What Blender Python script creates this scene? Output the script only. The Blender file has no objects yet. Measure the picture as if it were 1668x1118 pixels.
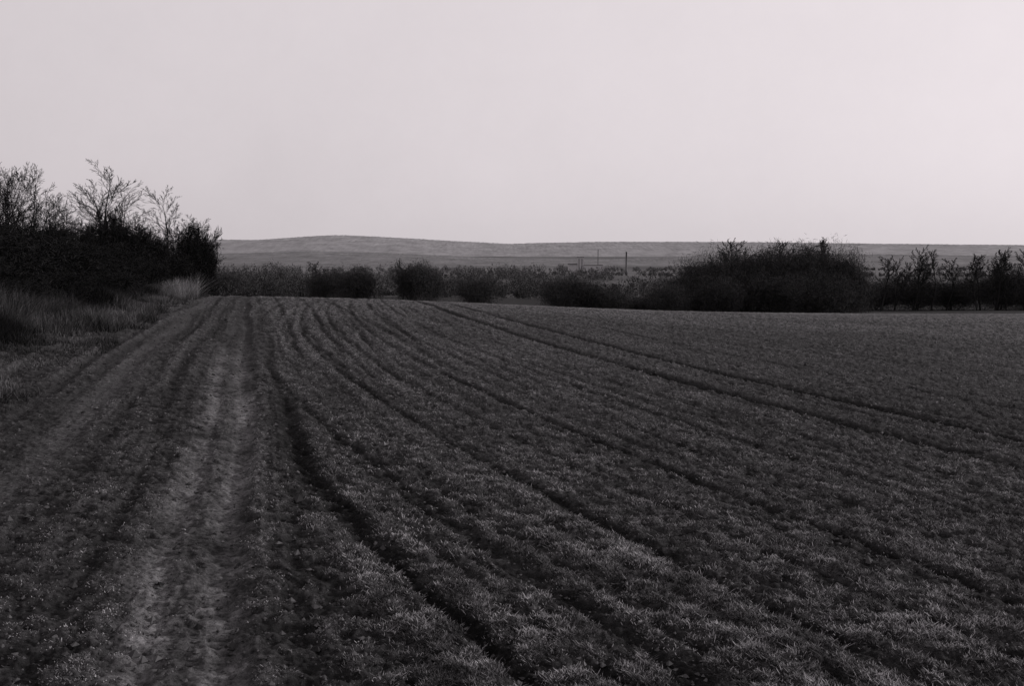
import bpy, math, random
import numpy as np
from mathutils import Vector
rng = np.random.default_rng(7)
random.seed(7)
scene = bpy.context.scene
col = scene.collection

# ---------------------------------------------------------------- noise
def _h(ix, iy, seed):
    a = (ix*374761393 + iy*668265263 + seed*982451653) & 0x7fffffff
    a = ((a ^ (a >> 13))*1274126177) & 0x7fffffff
    a = ((a ^ (a >> 15))*461845907) & 0x7fffffff
    return (a ^ (a >> 16)) / float(0x7fffffff)
def vn(x, y, seed=0):
    x = np.asarray(x, float); y = np.asarray(y, float)
    ix = np.floor(x); iy = np.floor(y)
    fx = x-ix; fy = y-iy
    fx = fx*fx*(3-2*fx); fy = fy*fy*(3-2*fy)
    ix = ix.astype(np.int64); iy = iy.astype(np.int64)
    a = _h(ix, iy, seed); b = _h(ix+1, iy, seed); c = _h(ix, iy+1, seed); d = _h(ix+1, iy+1, seed)
    return (a*(1-fx)+b*fx)*(1-fy)+(c*(1-fx)+d*fx)*fy - 0.5
def fbm(x, y, seed=0, o=4):
    t = 0; a = 1.0
    for i in range(o):
        t = t + a*vn(x*(2**i)+i*17.3, y*(2**i)-i*9.1, seed+i); a *= 0.5
    return t
def sst(a, b, x):
    t = np.clip((x-a)/(b-a), 0, 1); return t*t*(3-2*t)

# ---------------------------------------------------------------- terrain
C = 0.000368
PY = np.array([-6000,-400,-60,0,20,40,60,80,100,115,140,180,250,400,700,1200,2000,3000,4500,9000.])
PZ = np.array([-20,-12,-1.3,0,-C*400,-C*1600,-C*3600,-C*6400,-C*1e4,-4.8,-6.2,-7.5,-10,-16,-24,-30,-32,-25,-8,10.])
def prof(y):
    near = -C*y*y
    far = np.interp(y, PY, PZ)
    w = np.maximum(sst(90, 118, y), sst(-20, -60, y))
    return near*(1-w)+far*w
def gcurve(y):
    q = np.maximum(y-4, -3.5)
    return -(0.13*q + 5.6*(1-np.exp(-q/14.0)))
def s_row(x, y):
    return x - gcurve(y)
def s_trk(x, y):
    return x + 0.32 + 0.262*y + 0.04*np.sin(y*0.5)
def macro(x, y):
    x = np.asarray(x, float); y = np.asarray(y, float)
    z = prof(y) - 0.68*np.tanh(x/15.0)
    st = s_trk(x, y)
    bank = sst(-2.3, -4.0, st + 0.7*fbm(x*0.4, y*0.4, 55, 2))*0.24
    bank = bank*(1-sst(90, 120, y))
    return z + bank + 1.2*fbm(x/90.0, y/90.0, 5, 3)*sst(110, 200, y)
RUTS = [(7.0,0.085,1.6),(8.4,0.085,1.6),(0.75,0.045,0.4),(1.75,0.05,0.5),(2.5,0.045,0.4),(3.3,0.05,0.5),(4.1,0.045,0.35),(4.9,0.05,0.45),(5.8,0.045,0.35),(10.6,0.07,0.35),(12.2,0.07,0.3)]
def rutmask(x, y, st):
    jit = 0.06*fbm(x*0.22, y*0.22, 77, 2) + 0.05*fbm(x*2.6, y*2.6, 79, 3)
    s = s_row(x, y) + jit
    m = 0
    for s0, w, d in RUTS:
        brk = 0.85+0.6*vn(y*0.5+s0*9, s0+0*y, 78)
        m = m + d*np.exp(-((s-s0)/(w*(1+y/110.0)))**2)*brk
    m = m*sst(0.3, 0.8, st)
    sr = 0.04 + gcurve(y) + 0.32 + 0.262*y
    d = (sr-0.62)
    sr = 0.62 + 0.5*(d+np.sqrt(d*d+0.03))
    sr = np.where(y > 22, 0.65+0.0*y, sr)
    m = m + (0.88-0.62*sst(8, 14, y))*np.exp(-((st+jit-sr)/(0.082*(1+y/160.)))**2)*(0.95+0.7*vn(y*0.6, 0*y, 80))
    for c0, sl, wd, dd in ((1.15,0.012,0.06,0.55),(1.9,0.03,0.06,0.55),(2.6,0.055,0.06,0.5),(3.6,0.075,0.06,0.45),(0.2,-0.004,0.06,0.4),(-0.5,0.006,0.06,0.4),(-0.95,-0.004,0.06,0.4),(3.4,0.01,0.06,0.4)):
        m = m + dd*np.exp(-((st+jit-c0-sl*(y-20))/(wd*(1+y/90.)))**2)*sst(11, 22, y)*(0.85+0.8*vn(y*0.3+c0*7, 0*y+c0, 81))
    return m
def P(x, y):
    s = s_row(x, y); st = s_trk(x, y)
    t = y*1.12
    o = {}
    o['st'] = st
    infield = sst(0.35, 1.0, st+0.4*fbm(x*0.7, y*0.5, 14, 2)); o['in'] = infield
    wob = 0.22*fbm(s*0.6, t*0.12, 12, 2)+0.10*fbm(s*2, t*0.9, 13, 2)
    amp = np.clip(0.75+1.4*fbm(s*0.5, t*0.09, 15, 2), 0.2, 1.4)*(1-0.5*sst(6, 12, s))
    o['saw'] = (0.42*np.sin(2*np.pi*(s+wob)/0.38)+0.32*np.sin(2*np.pi*(s+1.3*wob)/0.175+1))*amp
    o['row'] = fbm(s*3.2+0.4*vn(t*0.4, s*0.3, 16), t*0.15, 11, 4)
    o['lump'] = fbm(x*12.5, y*12.5, 31, 3)
    o['fine'] = fbm(x*30, y*30, 41, 2)
    o['big'] = fbm(x*0.16, y*0.16, 91, 2)
    o['trow'] = fbm(st*6.0, y*0.14, 61, 4)
    o['rut'] = np.clip(rutmask(x, y, st), 0, 1.25)
    stn = st+0.10*fbm(x*0.8, y*0.8, 62, 3)+0.06*fbm(x*5, y*5, 63, 2)
    o['w0'] = np.exp(-((stn+0.14)/0.11)**2)*0.85+np.exp(-((stn-0.17)/0.13)**2)
    o['whl'] = np.minimum(o['w0'], 1)+0.85*np.exp(-((stn+1.38)/0.24)**2)+0.35*np.exp(-((stn+2.0)/0.12)**2)
    return o
def micro_from(o, y):
    f = o['in']*(0.026*o['saw']+0.026*o['row']+0.038*o['lump']+0.024*o['fine'])
    w = np.minimum(o['whl'], 1)
    f = f+(1-o['in'])*((0.045*o['trow']+0.034*o['lump']+0.022*o['fine'])*(1-0.5*w)-0.04*w)
    f = f-0.062*o['rut']
    return f*(1-sst(75, 112, y))
def height(x, y):
    return macro(x, y)+micro_from(P(x, y), y)
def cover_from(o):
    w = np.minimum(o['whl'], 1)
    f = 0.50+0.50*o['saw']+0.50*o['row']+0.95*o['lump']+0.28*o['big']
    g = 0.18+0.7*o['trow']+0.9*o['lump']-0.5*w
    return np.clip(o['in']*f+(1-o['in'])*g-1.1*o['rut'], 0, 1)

def make_obj(name, V, F, mat, smooth=False, attrs=None, parent=None):
    V = np.asarray(V, np.float32); F = np.asarray(F, np.int32)
    me = bpy.data.meshes.new(name)
    n = len(V); m = len(F); k = F.shape[1]
    me.vertices.add(n); me.vertices.foreach_set("co", V.ravel())
    me.loops.add(m*k); me.loops.foreach_set("vertex_index", F.ravel())
    me.polygons.add(m)
    me.polygons.foreach_set("loop_start", np.arange(0, m*k, k, dtype=np.int32))
    me.polygons.foreach_set("loop_total", np.full(m, k, np.int32))
    me.polygons.foreach_set("use_smooth", np.full(m, smooth, bool))
    if attrs:
        for an, av in attrs.items():
            a = me.attributes.new(an, 'FLOAT', 'POINT')
            a.data.foreach_set("value", np.asarray(av, np.float32).ravel())
    me.update(calc_edges=True)
    me.materials.append(mat)
    ob = bpy.data.objects.new(name, me)
    col.objects.link(ob)
    if parent: ob.parent = parent
    return ob

# ---------------------------------------------------------------- materials
TINT = (1.0, 0.985, 1.01)
def newmat(name):
    m = bpy.data.materials.new(name); m.use_nodes = True
    nt = m.node_tree; b = nt.nodes["Principled BSDF"]
    b.inputs["Roughness"].default_value = 0.95
    b.inputs["Specular IOR Level"].default_value = 0.08
    return m, nt, b
def tinted(nt, val_socket, b, tint=TINT):
    c = nt.nodes.new("ShaderNodeVectorMath"); c.operation = 'SCALE'
    c.inputs[0].default_value = tint
    nt.links.new(val_socket, c.inputs["Scale"])
    nt.links.new(c.outputs[0], b.inputs["Base Color"])
def math_n(nt, op, a, b=None, clamp=False):
    n = nt.nodes.new("ShaderNodeMath"); n.operation = op; n.use_clamp = clamp
    for i, v in enumerate((a, b)):
        if v is None: continue
        if hasattr(v, "links"): nt.links.new(v, n.inputs[i])
        else: n.inputs[i].default_value = v
    return n.outputs[0]
def noise_n(nt, scale, detail=4, rough=0.6, stretch=None):
    tc = nt.nodes.new("ShaderNodeTexCoord")
    n = nt.nodes.new("ShaderNodeTexNoise"); n.inputs["Scale"].default_value = scale
    n.inputs["Detail"].default_value = detail; n.inputs["Roughness"].default_value = rough
    if stretch:
        mp = nt.nodes.new("ShaderNodeMapping"); mp.inputs["Scale"].default_value = stretch
        nt.links.new(tc.outputs["Object"], mp.inputs[0]); nt.links.new(mp.outputs[0], n.inputs["Vector"])
    else: nt.links.new(tc.outputs["Object"], n.inputs["Vector"])
    return n.outputs["Fac"]
def attr_mat(name, attr, nscale, lo, hi, bump=0.0, bscale=60, tint=TINT):
    m, nt, b = newmat(name)
    a = nt.nodes.new("ShaderNodeAttribute"); a.attribute_name = attr
    n = noise_n(nt, nscale, 5, 0.75)
    mr = nt.nodes.new("ShaderNodeMapRange"); mr.inputs[1].default_value = 0.3; mr.inputs[2].default_value = 0.7
    mr.inputs[3].default_value = lo; mr.inputs[4].default_value = hi
    nt.links.new(n, mr.inputs[0])
    v = math_n(nt, 'MULTIPLY', a.outputs["Fac"], mr.outputs[0])
    tinted(nt, v, b, tint)
    if bump:
        bn = nt.nodes.new("ShaderNodeBump"); bn.inputs["Strength"].default_value = bump; bn.inputs["Distance"].default_value = 0.03
        nt.links.new(noise_n(nt, bscale, 6, 0.7), bn.inputs["Height"]); nt.links.new(bn.outputs[0], b.inputs["Normal"])
    return m
def flat_mat(name, val, nscale=3, lo=0.6, hi=1.4, stretch=None):
    m, nt, b = newmat(name)
    n = noise_n(nt, nscale, 8, 0.8, stretch)
    mr = nt.nodes.new("ShaderNodeMapRange"); mr.inputs[1].default_value = 0.3; mr.inputs[2].default_value = 0.7
    mr.inputs[3].default_value = lo*val; mr.inputs[4].default_value = hi*val
    nt.links.new(n, mr.inputs[0]); tinted(nt, mr.outputs[0], b)
    return m
M_ground = attr_mat("soil_and_turf", "tone", 30, 0.12, 2.0, 1.0, 50)
M_grass = attr_mat("grass_blade", "tone", 2.0, 0.75, 1.25)
M_dry = attr_mat("dry_grass", "tone", 0.8, 0.5, 1.5)
M_bark = flat_mat("dark_bark", 0.014, 6)
M_twig = flat_mat("bare_twigs", 0.010, 2)
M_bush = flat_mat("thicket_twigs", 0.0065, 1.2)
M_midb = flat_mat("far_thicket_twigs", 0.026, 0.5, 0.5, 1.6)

# ---------------------------------------------------------------- ground sheet
rad = np.concatenate([np.linspace(0.25, 2.3, 18, endpoint=False), 1/np.linspace(1/2.3, 1/120.0, 1050), np.geomspace(123, 9000, 150)])
azd = np.linspace(-34, 34, 1250)
azc = np.linspace(-180, -34, 90, endpoint=False)
az = np.radians(np.concatenate([azc, azd, -azc[::-1][:-1]]))
A, R = np.meshgrid(az, rad)
X = (R*np.sin(A)).ravel(); Y = (R*np.cos(A)).ravel()
o = P(X, Y)
Z = macro(X, Y)+micro_from(o, Y)
cv = cover_from(o)
soil = 0.010 + 0.010*fbm(X*3, Y*3, 71, 3)
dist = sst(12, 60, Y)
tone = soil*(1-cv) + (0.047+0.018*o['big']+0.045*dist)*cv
near = 1-sst(9, 22, Y)
w0 = np.minimum(o['w0'], 1)
tone = tone + (1-o['in'])*(0.003 + w0*(0.064+0.09*fbm(X*2.5, Y*0.9, 73, 3)+0.05*o['lump'])*(0.25+0.75*near) + 0.5*(o['whl']-w0)*(0.055+0.04*fbm(X*2, Y*.8, 74, 3)))
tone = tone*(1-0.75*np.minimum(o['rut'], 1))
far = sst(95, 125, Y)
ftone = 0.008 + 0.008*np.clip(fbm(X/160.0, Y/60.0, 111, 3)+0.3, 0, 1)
m1 = sst(220, 600, Y)  # from here the ground colour pales with distance, haze painted in
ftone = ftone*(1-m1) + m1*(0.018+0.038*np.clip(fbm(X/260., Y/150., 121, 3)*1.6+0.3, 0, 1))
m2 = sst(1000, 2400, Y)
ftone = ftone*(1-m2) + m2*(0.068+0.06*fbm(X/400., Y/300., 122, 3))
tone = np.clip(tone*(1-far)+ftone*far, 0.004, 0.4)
nr, na = R.shape
i = np.arange(nr-1)[:, None]*na; j = np.arange(na)[None, :]; j2 = (j+1) % na
F = np.stack([i+j, i+j2, i+na+j2, i+na+j], -1).reshape(-1, 4)[:, ::-1]
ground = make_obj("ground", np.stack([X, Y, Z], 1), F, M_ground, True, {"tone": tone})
ground["kind"] = "structure"; ground["label"] = "dark cultivated field with a rutted dirt track along it"

# ---------------------------------------------------------------- field grass
def blades(px, py, pz, h, w, lean, azm, tone_b, tone_t):
    n = len(px)
    wa = azm + np.pi/2 + rng.normal(0, 0.5, n)
    dx = np.cos(wa)*w*0.5; dy = np.sin(wa)*w*0.5
    tx = px+np.cos(azm)*lean*h; ty = py+np.sin(azm)*lean*h; tz = pz+h
    V = np.empty((n, 3, 3))
    V[:, 0] = np.stack([px-dx, py-dy, pz], 1); V[:, 1] = np.stack([px+dx, py+dy, pz], 1); V[:, 2] = np.stack([tx, ty, tz], 1)
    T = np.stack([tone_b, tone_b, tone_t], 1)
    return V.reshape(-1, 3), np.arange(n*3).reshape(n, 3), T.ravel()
def sample_r(n, r0, r1, p):
    u = rng.random(n); q = 1-p
    return (r0**q + u*(r1**q-r0**q))**(1/q)
N = 760000
r = sample_r(N, 2.9, 55, 1.45)
a = np.radians(rng.uniform(-30.5, 30.5, N))
x = r*np.sin(a); y = r*np.cos(a)
o = P(x, y); cvg = cover_from(o)
keep = (rng.random(N) < np.clip((cvg-0.24)*1.4, 0.0, 1)) & (o['st'] > -2.6)
x, y, r, cvg = x[keep], y[keep], r[keep], cvg[keep]
o2 = {k: v[keep] for k, v in o.items()}
zg = (macro(x, y)+micro_from(o2, y))
n = len(x); B = 4
sc = (1+r/30.0)
X4 = np.repeat(x, B)+rng.normal(0, 0.013, n*B)*np.repeat(sc, B); Y4 = np.repeat(y, B)+rng.normal(0, 0.013, n*B)*np.repeat(sc, B)
S4 = np.repeat(sc, B); Rr = np.repeat(r, B)
Z4 = np.repeat(zg, B)-0.006
tuft = np.repeat(rng.uniform(0.4, 1.25, n)*(0.5+0.7*cvg)*(0.55+0.45*o2['in']), B)
hb = rng.uniform(0.006, 0.0175, n*B)*tuft*(1+np.minimum(Rr, 50)/26)
wb = rng.uniform(0.0022, 0.0050, n*B)*S4*1.3
tv = np.repeat(np.clip(rng.normal(1, 0.7, n), 0.1, 3.5), B)*(0.3+1.4*rng.random(n*B))
tv *= np.repeat(np.clip(0.85+1.5*fbm(x*6.5, y*6.5, 131, 3)+0.4*fbm(x*0.7, y*0.7, 132, 2), 0.2, 2.3), B)
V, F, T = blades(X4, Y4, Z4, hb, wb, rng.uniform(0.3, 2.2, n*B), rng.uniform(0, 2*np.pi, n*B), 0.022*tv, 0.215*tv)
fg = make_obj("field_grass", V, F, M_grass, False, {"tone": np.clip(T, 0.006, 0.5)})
fg["kind"] = "stuff"; fg["label"] = "short sparse winter crop and grass tufts on the field"; fg["category"] = "grass"

# clods of earth
N = 34000
r = sample_r(N, 2.4, 40, 1.3); a = np.radians(rng.uniform(-33, 33, N))
x = r*np.sin(a); y = r*np.cos(a)
o = P(x, y); cvg = cover_from(o)
k = rng.random(N) < np.clip(0.7-cvg, 0.03, 1)
x, y, r = x[k], y[k], r[k]; n = len(x)
z = height(x, y)
sz = rng.gamma(2.0, 0.0022, n)*(1+r/14)+0.002
octv = np.array([[1,0,0],[0,1,0],[-1,0,0],[0,-1,0],[0,0,0.8],[0,0,-0.8]], float)
octf = np.array([[0,1,4],[1,2,4],[2,3,4],[3,0,4],[1,0,5],[2,1,5],[3,2,5],[0,3,5]])
V = octv[None]*sz[:, None, None]*rng.uniform(0.6, 1.4, (n, 6, 1)) + rng.normal(0, 0.2, (n, 6, 3))*sz[:, None, None] + np.stack([x, y, z+sz*0.2], 1)[:, None]
F = (octf[None]+(np.arange(n)*6)[:, None, None]).reshape(-1, 3)
cl = make_obj("soil_clod", V.reshape(-1, 3), F, M_grass, False, {"tone": np.repeat(rng.uniform(0.015, 0.08, n), 6)})
cl["kind"] = "stuff"; cl["label"] = "small clods of earth scattered over track and furrows"; cl["category"] = "soil"

# ---------------------------------------------------------------- verge grass
N = 110000
yy = sample_r(N, 9, 60, 0.9)
off = rng.gamma(1.5, 1.5, N)
xx = -0.30-0.26*yy - 2.35 - off + 0.30
st = s_trk(xx, yy)
dens = fbm(xx*0.9, yy*0.9, 141, 3)
k = rng.random(N) < np.clip(0.75+1.8*dens, 0.10, 1)*sst(-2.0, -2.8, st+0.9*fbm(xx*0.8, yy*0.8, 142, 3))
xx, yy, dens = xx[k], yy[k], dens[k]; n = len(xx); B = 5
st = s_trk(xx, yy)
tall = (0.08+0.26*sst(-2.4, -4.6, st)+0.34*dens+0.22*fbm(xx*2, yy*2, 147, 2))*(0.45+0.55*sst(10, 20, yy))
pale = np.exp(-((yy-43)/4.0)**2)*sst(-4.2, -2.8, st)
tall = tall+0.65*pale*(0.6+1.2*fbm(xx*0.8, yy*0.8, 145, 2))
Xb = np.repeat(xx, B)+rng.normal(0, 0.07, n*B); Yb = np.repeat(yy, B)+rng.normal(0, 0.07, n*B)
Zb = np.repeat(height(xx, yy), B)-0.02
hb = np.maximum(np.repeat(tall, B), 0.045)*rng.uniform(0.3, 1.6, n*B)
tv = np.repeat(rng.uniform(0.15, 1.6, n)*np.clip(0.22+2.6*pale+1.1*fbm(xx*0.8, yy*0.8, 144, 3)+0.75*np.exp(-((st+2.7)/0.5)**2), 0.06, 4), B)*rng.uniform(0.4, 1.6, n*B)
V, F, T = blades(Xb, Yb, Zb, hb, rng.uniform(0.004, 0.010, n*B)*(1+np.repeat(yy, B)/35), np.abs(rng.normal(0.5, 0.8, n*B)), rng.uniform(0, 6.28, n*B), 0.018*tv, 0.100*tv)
vg = make_obj("verge_grass", V, F, M_dry, False, {"tone": np.clip(T, 0.004, 0.4)})
vg["kind"] = "stuff"; vg["label"] = "scruffy dry grass on the bank beside the dirt track"; vg["category"] = "grass"

# ---------------------------------------------------------------- trees
def perp(d):
    a = (0, 0, 1.0) if abs(d[2]) < 0.9 else (1.0, 0, 0)
    u = np.array((d[1]*a[2]-d[2]*a[1], d[2]*a[0]-d[0]*a[2], d[0]*a[1]-d[1]*a[0])); u /= math.sqrt(u@u)
    return u, np.array((d[1]*u[2]-d[2]*u[1], d[2]*u[0]-d[0]*u[2], d[0]*u[1]-d[1]*u[0]))
def tubes(segs, sides):
    P0 = np.array([s[0] for s in segs]); P1 = np.array([s[1] for s in segs])
    r0 = np.array([s[2] for s in segs]); r1 = np.array([s[3] for s in segs])
    D = P1-P0; D /= (np.linalg.norm(D, axis=1, keepdims=True)+1e-9)
    ref = np.where(np.abs(D[:, 2:3]) < 0.9, np.array([[0, 0, 1.0]]), np.array([[1.0, 0, 0]]))
    U = np.cross(D, ref); U /= np.linalg.norm(U, axis=1, keepdims=True); W = np.cross(D, U)
    n = len(segs); V = np.empty((n, 2*sides, 3))
    for k in range(sides):
        t = 2*math.pi*k/sides
        oo = U*math.cos(t)+W*math.sin(t)
        V[:, k] = P0+oo*r0[:, None]; V[:, sides+k] = P1+oo*r1[:, None]
    f = [[k, (k+1) % sides, sides+(k+1) % sides, sides+k] for k in range(sides)]
    F = (np.array(f)[None]+(np.arange(n)*2*sides)[:, None, None]).reshape(-1, 4)
    return V.reshape(-1, 3), F
def grow(rs, pos, d, L, r, lvl, maxl, out, Q):
    ns = Q['ns'][lvl]; seg = L/ns; p = pos.copy(); d = d.copy(); rr = r
    for i in range(ns):
        d = d + rs.normal(0, Q['wob'], 3); d[2] += Q['up']
        d /= math.sqrt(d@d)
        q = p+d*seg; r2 = max(r*(1-(i+1)/ns*0.8), Q['rmin'])
        out[lvl].append((p, q, rr, r2))
        p = q; rr = r2
        if lvl < maxl and (i >= Q['skip'][lvl]):
            for c in range(Q['kids'][lvl]):
                u, w = perp(d); t = rs.uniform(0, 6.283); ang = rs.uniform(*Q['ang'])
                nd = d*math.cos(ang)+(u*math.cos(t)+w*math.sin(t))*math.sin(ang)
                fall = 1-Q.get('fall', 0.45)*i/ns
                grow(rs, p, nd, L*rs.uniform(*Q['lr'])*fall, max(rr*0.5, Q['rmin']), lvl+1, maxl, out, Q)
def gen_tree(seed, H, stems=1, Q=None, spread=0.15):
    rs = np.random.default_rng(seed)
    out = [[] for _ in range(6)]
    for s in range(stems):
        t = rs.uniform(0, 6.28); sp = rs.uniform(0.2, 1)*spread
        d = np.array([math.cos(t)*sp, math.sin(t)*sp, 1.0]); d /= np.linalg.norm(d)
        b = 0.05*H*(stems > 3)*rs.uniform(0.2, 1)
        base = np.array([math.cos(t)*b, math.sin(t)*b, -0.15])
        grow(rs, base, d, H*rs.uniform(0.75, 1.0)*Q['main'], Q['r0']*H, 0, Q['maxl'], out, Q)
    return out
BARE = dict(ns=[10,5,4,3,2], kids=[2,2,1,1,1], skip=[3,0,0,0,0], ang=(0.35,0.8), lr=(0.34,0.52), wob=0.055, up=0.035, rmin=0.0046, r0=0.010, main=0.95, maxl=4, fall=0.6)
SHRUB = dict(ns=[5,4,4,3,2], kids=[2,2,2,1,1], skip=[0,0,0,0,0], ang=(0.35,0.9), lr=(0.4,0.6), wob=0.09, up=0.05, rmin=0.0065, r0=0.009, main=0.72, maxl=3)
def build_plant(name, seed, H, mats, leafn=0, leafs=0.05, stems=1, spread=0.15, Q=BARE, thin=0.22, low=1.0, dome=0, domew=0.5):
    out = gen_tree(seed, H, stems, Q, spread)
    V, F = tubes(out[0]+out[1], 5)
    tr = make_obj("trunk", V, F, mats[0], True)
    V2, F2 = tubes(out[2]+out[3]+out[4], 3)
    pts = np.array([s[1] for s in out[2]+out[3]])
    rs = np.random.default_rng(seed+5)
    cs = []
    if leafn:
        idx = rs.integers(0, len(pts), leafn*2)
        zz = pts[idx][:, 2]/H
        kk = rs.random(leafn*2) < np.clip(1.15-zz*low, 0.08, 1)
        idx = idx[kk][:leafn]; ln = len(idx)
        c = pts[idx]+rs.normal(0, 0.035*H, (ln, 3)); c[:, 2] = np.maximum(c[:, 2]*rs.uniform(0.75, 1, ln), 0.02*H)
        cs.append(c)
    if dome:
        nl = 12
        la = rs.uniform(0, 6.28, nl); lrr = np.sqrt(rs.random(nl))*domew*0.66*H
        lc = np.stack([np.cos(la)*lrr, np.sin(la)*lrr, H*rs.uniform(0.40, 0.66, nl)*(1-0.30*lrr/(domew*H))], 1)
        lr_ = H*rs.uniform(0.20, 0.32, nl)
        idx = rs.integers(0, nl, dome)
        v = rs.normal(0, 1, (dome, 3)); v /= np.linalg.norm(v, axis=1, keepdims=True)
        q = rs.random((dome, 1))**0.45
        fz = 1+0.10*rs.normal(0, 1, (dome, 1))*(q > 0.8)
        c = lc[idx]+v*q*lr_[idx][:, None]*fz
        c[:, 2] = np.abs(c[:, 2])
        cs.append(c)
        lowc = np.stack([rs.normal(0, domew*0.36*H, dome//3), rs.normal(0, domew*0.36*H, dome//3), rs.uniform(0, 0.4, dome//3)*H], 1)
        cs.append(lowc)
    if cs:
        c = np.vstack(cs); ln = len(c)
        e1 = rs.normal(0, 1, (ln, 3))*np.array([1, 1, 1.4]); e1 /= np.linalg.norm(e1, axis=1, keepdims=True)
        e2 = np.cross(e1, rs.normal(0, 1, (ln, 3))); e2 /= np.linalg.norm(e2, axis=1, keepdims=True)
        L = rs.uniform(0.5, 1.7, (ln, 1))*leafs
        q = np.stack([c-e1*L*1.8, c-e2*L*thin, c+e1*L*1.8, c+e2*L*thin], 1).reshape(-1, 3)
        fq = np.arange(ln*4).reshape(-1, 4)+len(V2)
        V2 = np.vstack([V2, q]); F2 = np.vstack([F2, fq])
    cr = make_obj("crown", V2, F2, mats[1], False)
    zmax = np.percentile(V2[:, 2], 99.7) if dome else max(V2[:, 2].max(), V[:, 2].max())
    width = np.percentile(np.abs(V2[:, :2]), 97)*2
    e = bpy.data.objects.new(name, None); col.objects.link(e)
    e.empty_display_size = 0.5
    tr.parent = e; cr.parent = e
    return e, zmax, width
protos = {}
def proto(key, *a, **k):
    protos[key] = build_plant(*a, **k)
LB = (M_bark, M_twig)
proto('bareA', "bare_tree", 3, 5.6, LB, spread=0.16, stems=2)
proto('bareB', "bare_tree", 8, 4.8, LB, spread=0.06)
proto('bareC', "bare_tree", 15, 5.0, LB, spread=0.4, stems=4)
LT = (M_bark, M_bush)
proto('bushA', "bush", 21, 3.2, LT, leafn=2500, dome=5500, domew=0.55, leafs=0.05, stems=8, spread=0.75, Q=SHRUB, thin=0.2)
proto('bushB', "bush", 22, 3.0, LT, leafn=2500, dome=5500, domew=0.6, leafs=0.05, stems=7, spread=0.9, Q=SHRUB, thin=0.2)
proto('bushC', "bush", 23, 3.4, LT, leafn=2500, dome=4500, domew=0.42, leafs=0.05, stems=7, spread=0.5, Q=SHRUB, thin=0.2)
MB = (M_bark, M_midb)
PF = dict(SHRUB); PF.update(rmin=0.012, main=0.5)
PB = dict(BARE); PB.update(rmin=0.019, r0=0.0085, ang=(0.35,0.75), lr=(0.28,0.42), up=0.05)
proto('midA', "bush", 31, 8.0, MB, dome=15000, domew=0.5, leafs=0.11, stems=7, spread=0.9, Q=PF, thin=0.12)
proto('midB', "bush", 32, 8.0, MB, dome=15000, domew=0.6, leafs=0.11, stems=6, spread=1.0, Q=PF, thin=0.12)
proto('midT', "bare_tree", 33, 10.0, MB, stems=2, spread=0.16, Q=PB)
proto('midU', "bare_tree", 34, 10.0, MB, stems=1, spread=0.1, Q=PB)
used = set()
def put(key, x, y, H, W=None, label="", cat="bush", group=None):
    e, zm, wd = protos[key]
    if key in used:
        n = e.copy(); col.objects.link(n)
        for c in list(e.children):
            cc = c.copy(); cc.parent = n; col.objects.link(cc)
    else:
        used.add(key); n = e
    s = H/zm; w = s if W is None else W/wd
    n.location = (x, y, float(macro(x, y)))
    n.scale = (w, w, s); n.rotation_euler = (0, 0, random.uniform(0, 6.28))
    n["label"] = label; n["category"] = cat
    if group: n["group"] = group
    return n
G1 = "trees and bushes in the hedge beside the track"
LBT = "leafless tree with fine bare twigs in the roadside hedge"
put('bareC', -18.7, 38, 4.9, 3.6, "wide leafless tree rising out of the roadside hedge", "tree", G1)
put('bareC', -20.4, 39, 5.2, 3.8, LBT, "tree", G1)
put('bareA', -18.6, 46, 6.0, 3.0, "tallest leafless tree with spreading bare twigs in the hedge", "tree", G1)
put('bareB', -17.1, 50, 5.4, 2.8, "slender leafless tree at the end of the roadside hedge", "tree", G1)
put('bareB', -17.9, 46, 4.7, 2.4, LBT, "tree", G1)
put('bareA', -16.3, 51, 4.2, 2.4, LBT, "tree", G1)
put('bareA', -20.8, 47, 4.0, 3.0, LBT, "tree", G1)
put('bareC', -18.2, 40, 4.0, 3.4, LBT, "tree", G1)
LBU = "dense dark leafless bush in the roadside hedge"
for key, x, y, H, W in [('bushA',-22.6,43,3.0,4.0),('bushB',-20.6,44,2.8,3.6),('bushC',-19.0,43,3.0,3.0),('bushA',-17.9,45,3.0,3.0),
        ('bushC',-18.6,47,3.9,2.0),('bushB',-16.6,46,2.9,2.8),('bushA',-16.4,51,3.7,2.4),('bushC',-15.8,50,3.0,2.0),
        ('bushB',-17.8,36,2.2,3.6),('bushA',-15.7,35,1.9,3.0),('bushB',-14.6,39,1.4,2.0),('bushC',-14.6,31,1.8,3.0),('bushA',-12.8,27,1.0,2.0),
        ('bushC',-17.4,32,2.3,3.6),('bushA',-20.0,36,2.6,4.4),('bushB',-15.2,44,1.9,2.0),('bushC',-16.4,40,2.1,3.0),('bushB',-23,48,3.0,4.5),('bushB',-14.2,26,1.9,3.0),('bushA',-14.9,28.5,2.1,3.2),
        ('bushC',-12.4,23,1.2,2.2),('bushA',-13.6,34,1.2,2.2),('bushC',-11.6,25.5,0.8,1.6),('bushB',-12.6,30,0.9,2.0),('bushA',-10.9,21.5,0.7,1.6)]:
    put(key, x, y, H, W, LBU, "bush", G1)
G2 = "bushes and trees of the copse beyond the field"
for key, x, y, H, W in [('midA',22.6,127,5.0,6),('midA',25.0,128,7.2,7),('midB',28.0,130,8.6,8),('midA',31.2,131,8.5,7.5),('midB',34.4,132,8.9,8),('midA',37.7,132,9.2,8),
        ('midB',40.9,133,9.5,8),('midA',43.7,133,8.6,6),('midB',45.8,134,6.4,5),('midB',25.5,124,5.0,6),('midA',33,126,5.5,7),('midB',40,127,5.5,7)]:
    put(key, x, y, H, W, "rounded dark thicket bush in the copse beyond the field", "bush", G2)
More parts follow.
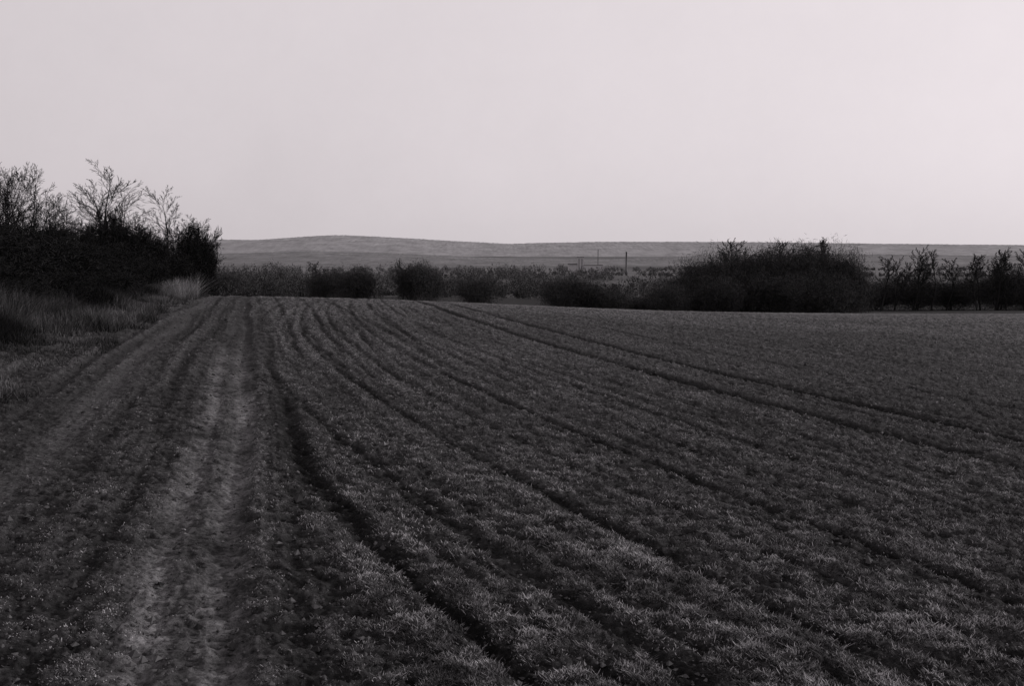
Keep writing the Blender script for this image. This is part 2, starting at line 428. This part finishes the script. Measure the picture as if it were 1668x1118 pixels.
for key, x, y, H, W in [('midT',28.6,133,10.4,5),('midU',30.6,134,10.3,5),('midT',41.5,136,10.8,5),('midU',43.0,137,10.6,5),('midU',36,134,10.2,5)]:
    put(key, x, y, H, W, "leafless tree standing above the copse beyond the field", "tree", G2)
G3 = "low bushes along the far field edge"
for key, x, y, H, W in [('midB',5.6,119,4.4,4.5),('midA',8.6,120,4.6,5),('midB',11.8,120,3.3,5.5),('midA',15.4,121,2.4,4.5),('midB',19.0,122,4.0,5),
        ('midA',-4.2,118,3.9,4.6)]:
    put(key, x, y, H, W, "low dark bush along the far edge of the field", "bush", G3)
G4 = "scattered leafless trees on the far field boundary"
for key, x, y, H, W in [('midU',63,170,9.5,5),('midT',69.5,172,11.4,6),('midU',72.5,172,10.6,5),('midT',66.5,173,9.5,5),('midU',75.5,173,9.2,5),('midU',79.5,170,9.8,5),('midT',83.5,172,11,6),('midU',81.5,173,9.6,5),('midU',86,173,10.6,5.5),
        ('midT',88.5,172,11.2,6),('midT',85,174,10,5),('midT',71,174,9.6,5),('midU',58,172,8.6,5),('midB',86,176,6.6,9),('midA',91,176,6.8,8),('midB',71,176,5.4,9),('midA',78,176,5.2,9),('midA',64,176,5.2,9),('midB',58,176,4.8,9),('midA',52.5,176,4.6,9)]:
    t = key in ('midT', 'midU')
    put(key, x, y, H, W, "slim leafless tree on the far field boundary" if t else "dark bush on the far field boundary", "tree" if t else "bush", G4)
G5 = "dark trees in the valley behind the crest"
for key, x, y, H, W in [('midA',-31,200,7.2,8),('midA',-20,200,8.2,7),('midB',-17,203,6.6,6),('midT',-22.5,205,9,5),('midB',-38,205,6.8,8),('midU',-42,208,8.4,5),
        ('midA',-64,218,6.4,9)]:
    t = key in ('midT', 'midU')
    put(key, x, y, H, W, "leafless tree in the valley behind the crest" if t else "dark rounded bush clump in the valley behind the crest", "tree" if t else "bush", G5)

# ---------------------------------------------------------------- far woods (tree belts)
def woods(name, lines, h, ts, val, label, tris=110, seed=0):
    rs = np.random.default_rng(seed+500)
    us = []; ds = []
    for (u0, d0, u1, d1, n, wd) in lines:
        t = rs.random(n); us.append(u0+(u1-u0)*t); ds.append(d0+(d1-d0)*t+rs.normal(0, wd, n)+8*np.sin(t*9))
    u = np.concatenate(us); d = np.concatenate(ds); n = len(u)
    x = u*d; hh = h*rs.uniform(0.45, 1.2, n)*(1+1.4*fbm(x/(d*0.08), d/(d*0.08), seed, 3)); z = macro(x, d)
    hh = np.maximum(hh, 0.22*h)
    th = rs.uniform(0, 6.28, (n, tris)); ph = rs.uniform(-1, 1, (n, tris)); rr = rs.uniform(0.2, 1, (n, tris))**0.5
    cw = hh*rs.uniform(0.35, 0.6, n)
    cx = x[:, None]+np.cos(th)*np.sqrt(1-ph**2)*rr*cw[:, None]
    cy = d[:, None]+np.sin(th)*np.sqrt(1-ph**2)*rr*cw[:, None]
    cz = z[:, None]+hh[:, None]*(0.48+0.50*ph*rr)
    c = np.stack([cx, cy, cz], -1).reshape(-1, 1, 3)
    V = c+rs.normal(0, 1, (n*tris, 3, 3))*ts*np.array([0.6, 0.6, 1.0])
    F = np.arange(n*tris*3).reshape(-1, 3)
    ob = make_obj(name, V.reshape(-1, 3), F, flat_mat("woods_haze_tone_%d" % seed, val, 0.03, 0.6, 1.45))  # base colour carries the distance haze painted into each belt
    ob["kind"] = "stuff"; ob["label"] = label; ob["category"] = "woods"
    return ob
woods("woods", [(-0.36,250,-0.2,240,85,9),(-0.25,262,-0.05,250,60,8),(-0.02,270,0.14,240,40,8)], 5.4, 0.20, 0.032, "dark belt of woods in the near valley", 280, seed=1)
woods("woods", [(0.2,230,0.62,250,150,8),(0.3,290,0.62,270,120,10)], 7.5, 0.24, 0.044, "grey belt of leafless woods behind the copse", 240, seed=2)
woods("woods", [(-0.4,430,0.1,400,220,9),(-0.05,520,0.6,470,260,12),(-0.4,600,-0.15,560,130,10)], 9.0, 0.36, 0.036, "haze-tinted belt of woods in the valley", 150, seed=3)
woods("woods", [(-0.42,780,0.1,720,190,12),(0.0,900,0.6,840,230,14),(-0.4,1020,0.0,980,130,14)], 12, 0.6, 0.048, "haze-tinted grey woods on the valley floor", 120, seed=4)
woods("woods", [(-0.45,1400,0.1,1300,220,14),(-0.1,1600,0.65,1500,280,16),(-0.45,1950,0.2,2050,220,20),(0.15,2200,0.6,2100,200,20)], 13, 1.1, 0.068, "haze-tinted distant woods and hedgerows on the plain", 80, seed=5)

# ---------------------------------------------------------------- hills
def hill(name, d, depth, pts, base, val, label, seed, lo, hi, nsx):
    us = np.array([p[0] for p in pts]); hs = np.array([p[1] for p in pts])
    u = np.linspace(-0.9, 0.9, 2600); v = np.linspace(0, 1, 60)
    U, Vv = np.meshgrid(u, v)
    dd = d+depth*1.12
    X = U*dd; Y = d+Vv*depth*1.4
    ker = np.hanning(71); ker /= ker.sum()
    tp = np.convolve(np.pad(np.interp(u, us, hs), 35, 'edge'), ker, 'valid')
    top = np.broadcast_to(tp, U.shape)*dd
    sh = np.sin(np.clip(Vv/0.8, 0, 1.25)*math.pi/2)
    Z = base+(top-base)*sh + d*0.0007*fbm(U*35, Vv*6, seed+1, 3)*sh + d*0.0009*vn(U*420, Vv*60, seed+2)*sh + d*0.0008*vn(U*900, Vv*90, seed+3)*sh
    na = len(u); i = np.arange(len(v)-1)[:, None]*na; j = np.arange(na-1)[None]
    F = np.stack([i+j, i+j+1, i+na+j+1, i+na+j], -1).reshape(-1, 4)
    ob = make_obj(name, np.stack([X, Y, Z], -1).reshape(-1, 3), F, flat_mat("haze_tinted_hillside_%d" % seed, val, nsx, lo, hi, (1.0, 0.7, 3.0)), True)  # lighter base colour paints aerial haze onto the ridge
    ob["kind"] = "structure"; ob["label"] = label
hill("hills", 2600, 700, [(-0.9,0.0),(-0.36,0.000),(-0.30,0.001),(-0.2,0.004),(-0.12,0.002),(0.0,-0.004),(0.1,-0.004),(0.2,0.0),(0.35,0.001),(0.5,-0.001),(0.9,0.0)], -30, 0.105, "low wooded ridge with grey haze painted into its colour", 301, 0.55, 1.5, 0.012)
hill("hills", 4600, 1500, [(-0.9,0.011),(-0.36,0.0145),(-0.30,0.0155),(-0.25,0.0146),(-0.20,0.0178),(-0.17,0.0197),(-0.12,0.0174),(-0.06,0.0138),(0.0,0.0108),(0.03,0.0118),(0.08,0.0130),(0.2,0.0128),(0.35,0.0112),(0.5,0.0095),(0.9,0.009)], -30, 0.175, "long wooded hill ridge on the horizon with haze painted into its colour", 302, 0.6, 1.42, 0.010)

# ---------------------------------------------------------------- far industrial buildings
M_conc = flat_mat("pale_concrete", 0.32, 0.2, 0.85, 1.1)
M_dark = flat_mat("haze_tinted_dark_concrete", 0.10, 0.2, 0.9, 1.1)  # dark concrete, lightened to put distance haze into its colour
def box(x0, x1, y0, y1, z0, z1):
    V = [(x, y, z) for z in (z0, z1) for y in (y0, y1) for x in (x0, x1)]
    F = [(0,2,3,1),(4,5,7,6),(0,1,5,4),(2,6,7,3),(0,4,6,2),(1,3,7,5)]
    return V, F
def boxes(lst):
    V = []; F = []
    for b in lst:
        v, f = box(*b); F += [tuple(i+len(V) for i in q) for q in f]; V += v
    return np.array(V), np.array(F)
def empty(name, x, y, label, cat):
    e = bpy.data.objects.new(name, None); col.objects.link(e); e.location = (x, y, float(macro(x, y))); e["label"] = label; e["category"] = cat
    return e
e = empty("factory_building", 123, 1800, "pale concrete industrial tower block in the hazy valley", "building")
make_obj("wall", *boxes([(-5.5,5.5,-6,6,-1,29),(5.49,40,-8,8,-1,15),(-22,-5.49,-5,5,-1,17)]), M_conc, parent=e)
make_obj("roof", *boxes([(-6,6,-6.5,6.5,29.01,30),(6.01,40.5,-8.5,8.5,15.01,16),(-22.5,-6.01,-6.5,6.5,17.01,18)]), M_dark, parent=e)
for xx_ in (-2.6, 2.6):
    make_obj("window", *boxes([(xx_-0.7,xx_+0.7,-6.08,-6.02,5,27)]), M_dark, parent=e)
def stack(name, x, y, H, r0, r1, mat, label):
    ns = 16; lv = [(0,r0),(H*0.5,(r0+r1)/2),(H-1.5,r1),(H-1.5,r1*1.15),(H,r1*1.15),(H,r1*0.7)]
    V = [(math.cos(2*math.pi*k/ns)*r, math.sin(2*math.pi*k/ns)*r, z) for z, r in lv for k in range(ns)]
    F = [(l*ns+k, l*ns+(k+1) % ns, (l+1)*ns+(k+1) % ns, (l+1)*ns+k) for l in range(len(lv)-1) for k in range(ns)]
    ob = make_obj(name, V, F, mat, True); ob.location = (x, y, float(macro(x, y))-1); ob["label"] = label; ob["category"] = "chimney"
stack("factory_chimney", 206, 1800, 41, 1.8, 1.3, M_dark, "tall dark industrial chimney in the hazy valley")
stack("factory_chimney", 155, 1800, 45, 1.0, 0.5, M_dark, "thin industrial chimney beside a pale tower block")

# ---------------------------------------------------------------- light
AZ, EL = math.radians(78), math.radians(15)
sd = Vector((math.sin(AZ)*math.cos(EL), math.cos(AZ)*math.cos(EL), math.sin(EL)))
L = bpy.data.lights.new("sun", 'SUN'); L.energy = 3.5; L.angle = math.radians(3); L.color = (1, 0.96, 0.96)
lo = bpy.data.objects.new("sun", L); lo.rotation_euler = sd.to_track_quat('Z', 'Y').to_euler(); col.objects.link(lo); lo.location = (30, 10, 40)
w = bpy.data.worlds.new("World"); scene.world = w; w.use_nodes = True
nt = w.node_tree; bg = nt.nodes["Background"]
sky = nt.nodes.new("ShaderNodeTexSky"); sky.sky_type = 'NISHITA'; sky.sun_disc = False
sky.sun_elevation = EL; sky.sun_rotation = AZ; sky.dust_density = 4; sky.air_density = 1.0
bw = nt.nodes.new("ShaderNodeRGBToBW"); nt.links.new(sky.outputs[0], bw.inputs[0])
v = math_n(nt, 'MINIMUM', math_n(nt, 'MULTIPLY', bw.outputs[0], 0.3), 1.2)
tc = nt.nodes.new("ShaderNodeTexCoord"); sx = nt.nodes.new("ShaderNodeSeparateXYZ"); nt.links.new(tc.outputs["Generated"], sx.inputs[0])
gx = math_n(nt, 'MULTIPLY', sx.outputs[0], 1.4)
gz = math_n(nt, 'MULTIPLY', math_n(nt, 'MAXIMUM', sx.outputs[2], 0.0), 2.4)
v = math_n(nt, 'ADD', v, math_n(nt, 'ADD', gx, gz))
v = math_n(nt, 'ADD', v, 6.1)
cn = nt.nodes.new("ShaderNodeTexNoise"); cn.inputs["Scale"].default_value = 5; cn.inputs["Detail"].default_value = 8; cn.inputs["Roughness"].default_value = 0.75
nt.links.new(tc.outputs["Generated"], cn.inputs[0])
v = math_n(nt, 'ADD', v, math_n(nt, 'MULTIPLY', math_n(nt, 'SUBTRACT', cn.outputs["Fac"], 0.5), 1.0))
v = math_n(nt, 'MAXIMUM', v, 2.0)
c = nt.nodes.new("ShaderNodeVectorMath"); c.operation = 'SCALE'; c.inputs[0].default_value = (1.0, 0.92, 0.955)
nt.links.new(v, c.inputs["Scale"]); nt.links.new(c.outputs[0], bg.inputs[0]); bg.inputs[1].default_value = 0.1

# ---------------------------------------------------------------- camera
cam = bpy.data.cameras.new("camera"); cam.lens = 35; cam.sensor_width = 36; cam.clip_start = 0.05; cam.clip_end = 20000
co = bpy.data.objects.new("camera", cam); col.objects.link(co)
co.location = (0, 0, 1.7); co.rotation_euler = (math.radians(90-5.07), 0, 0)
scene.camera = co
scene.view_settings.view_transform = 'Standard'; scene.view_settings.look = 'None'; scene.view_settings.exposure = 0
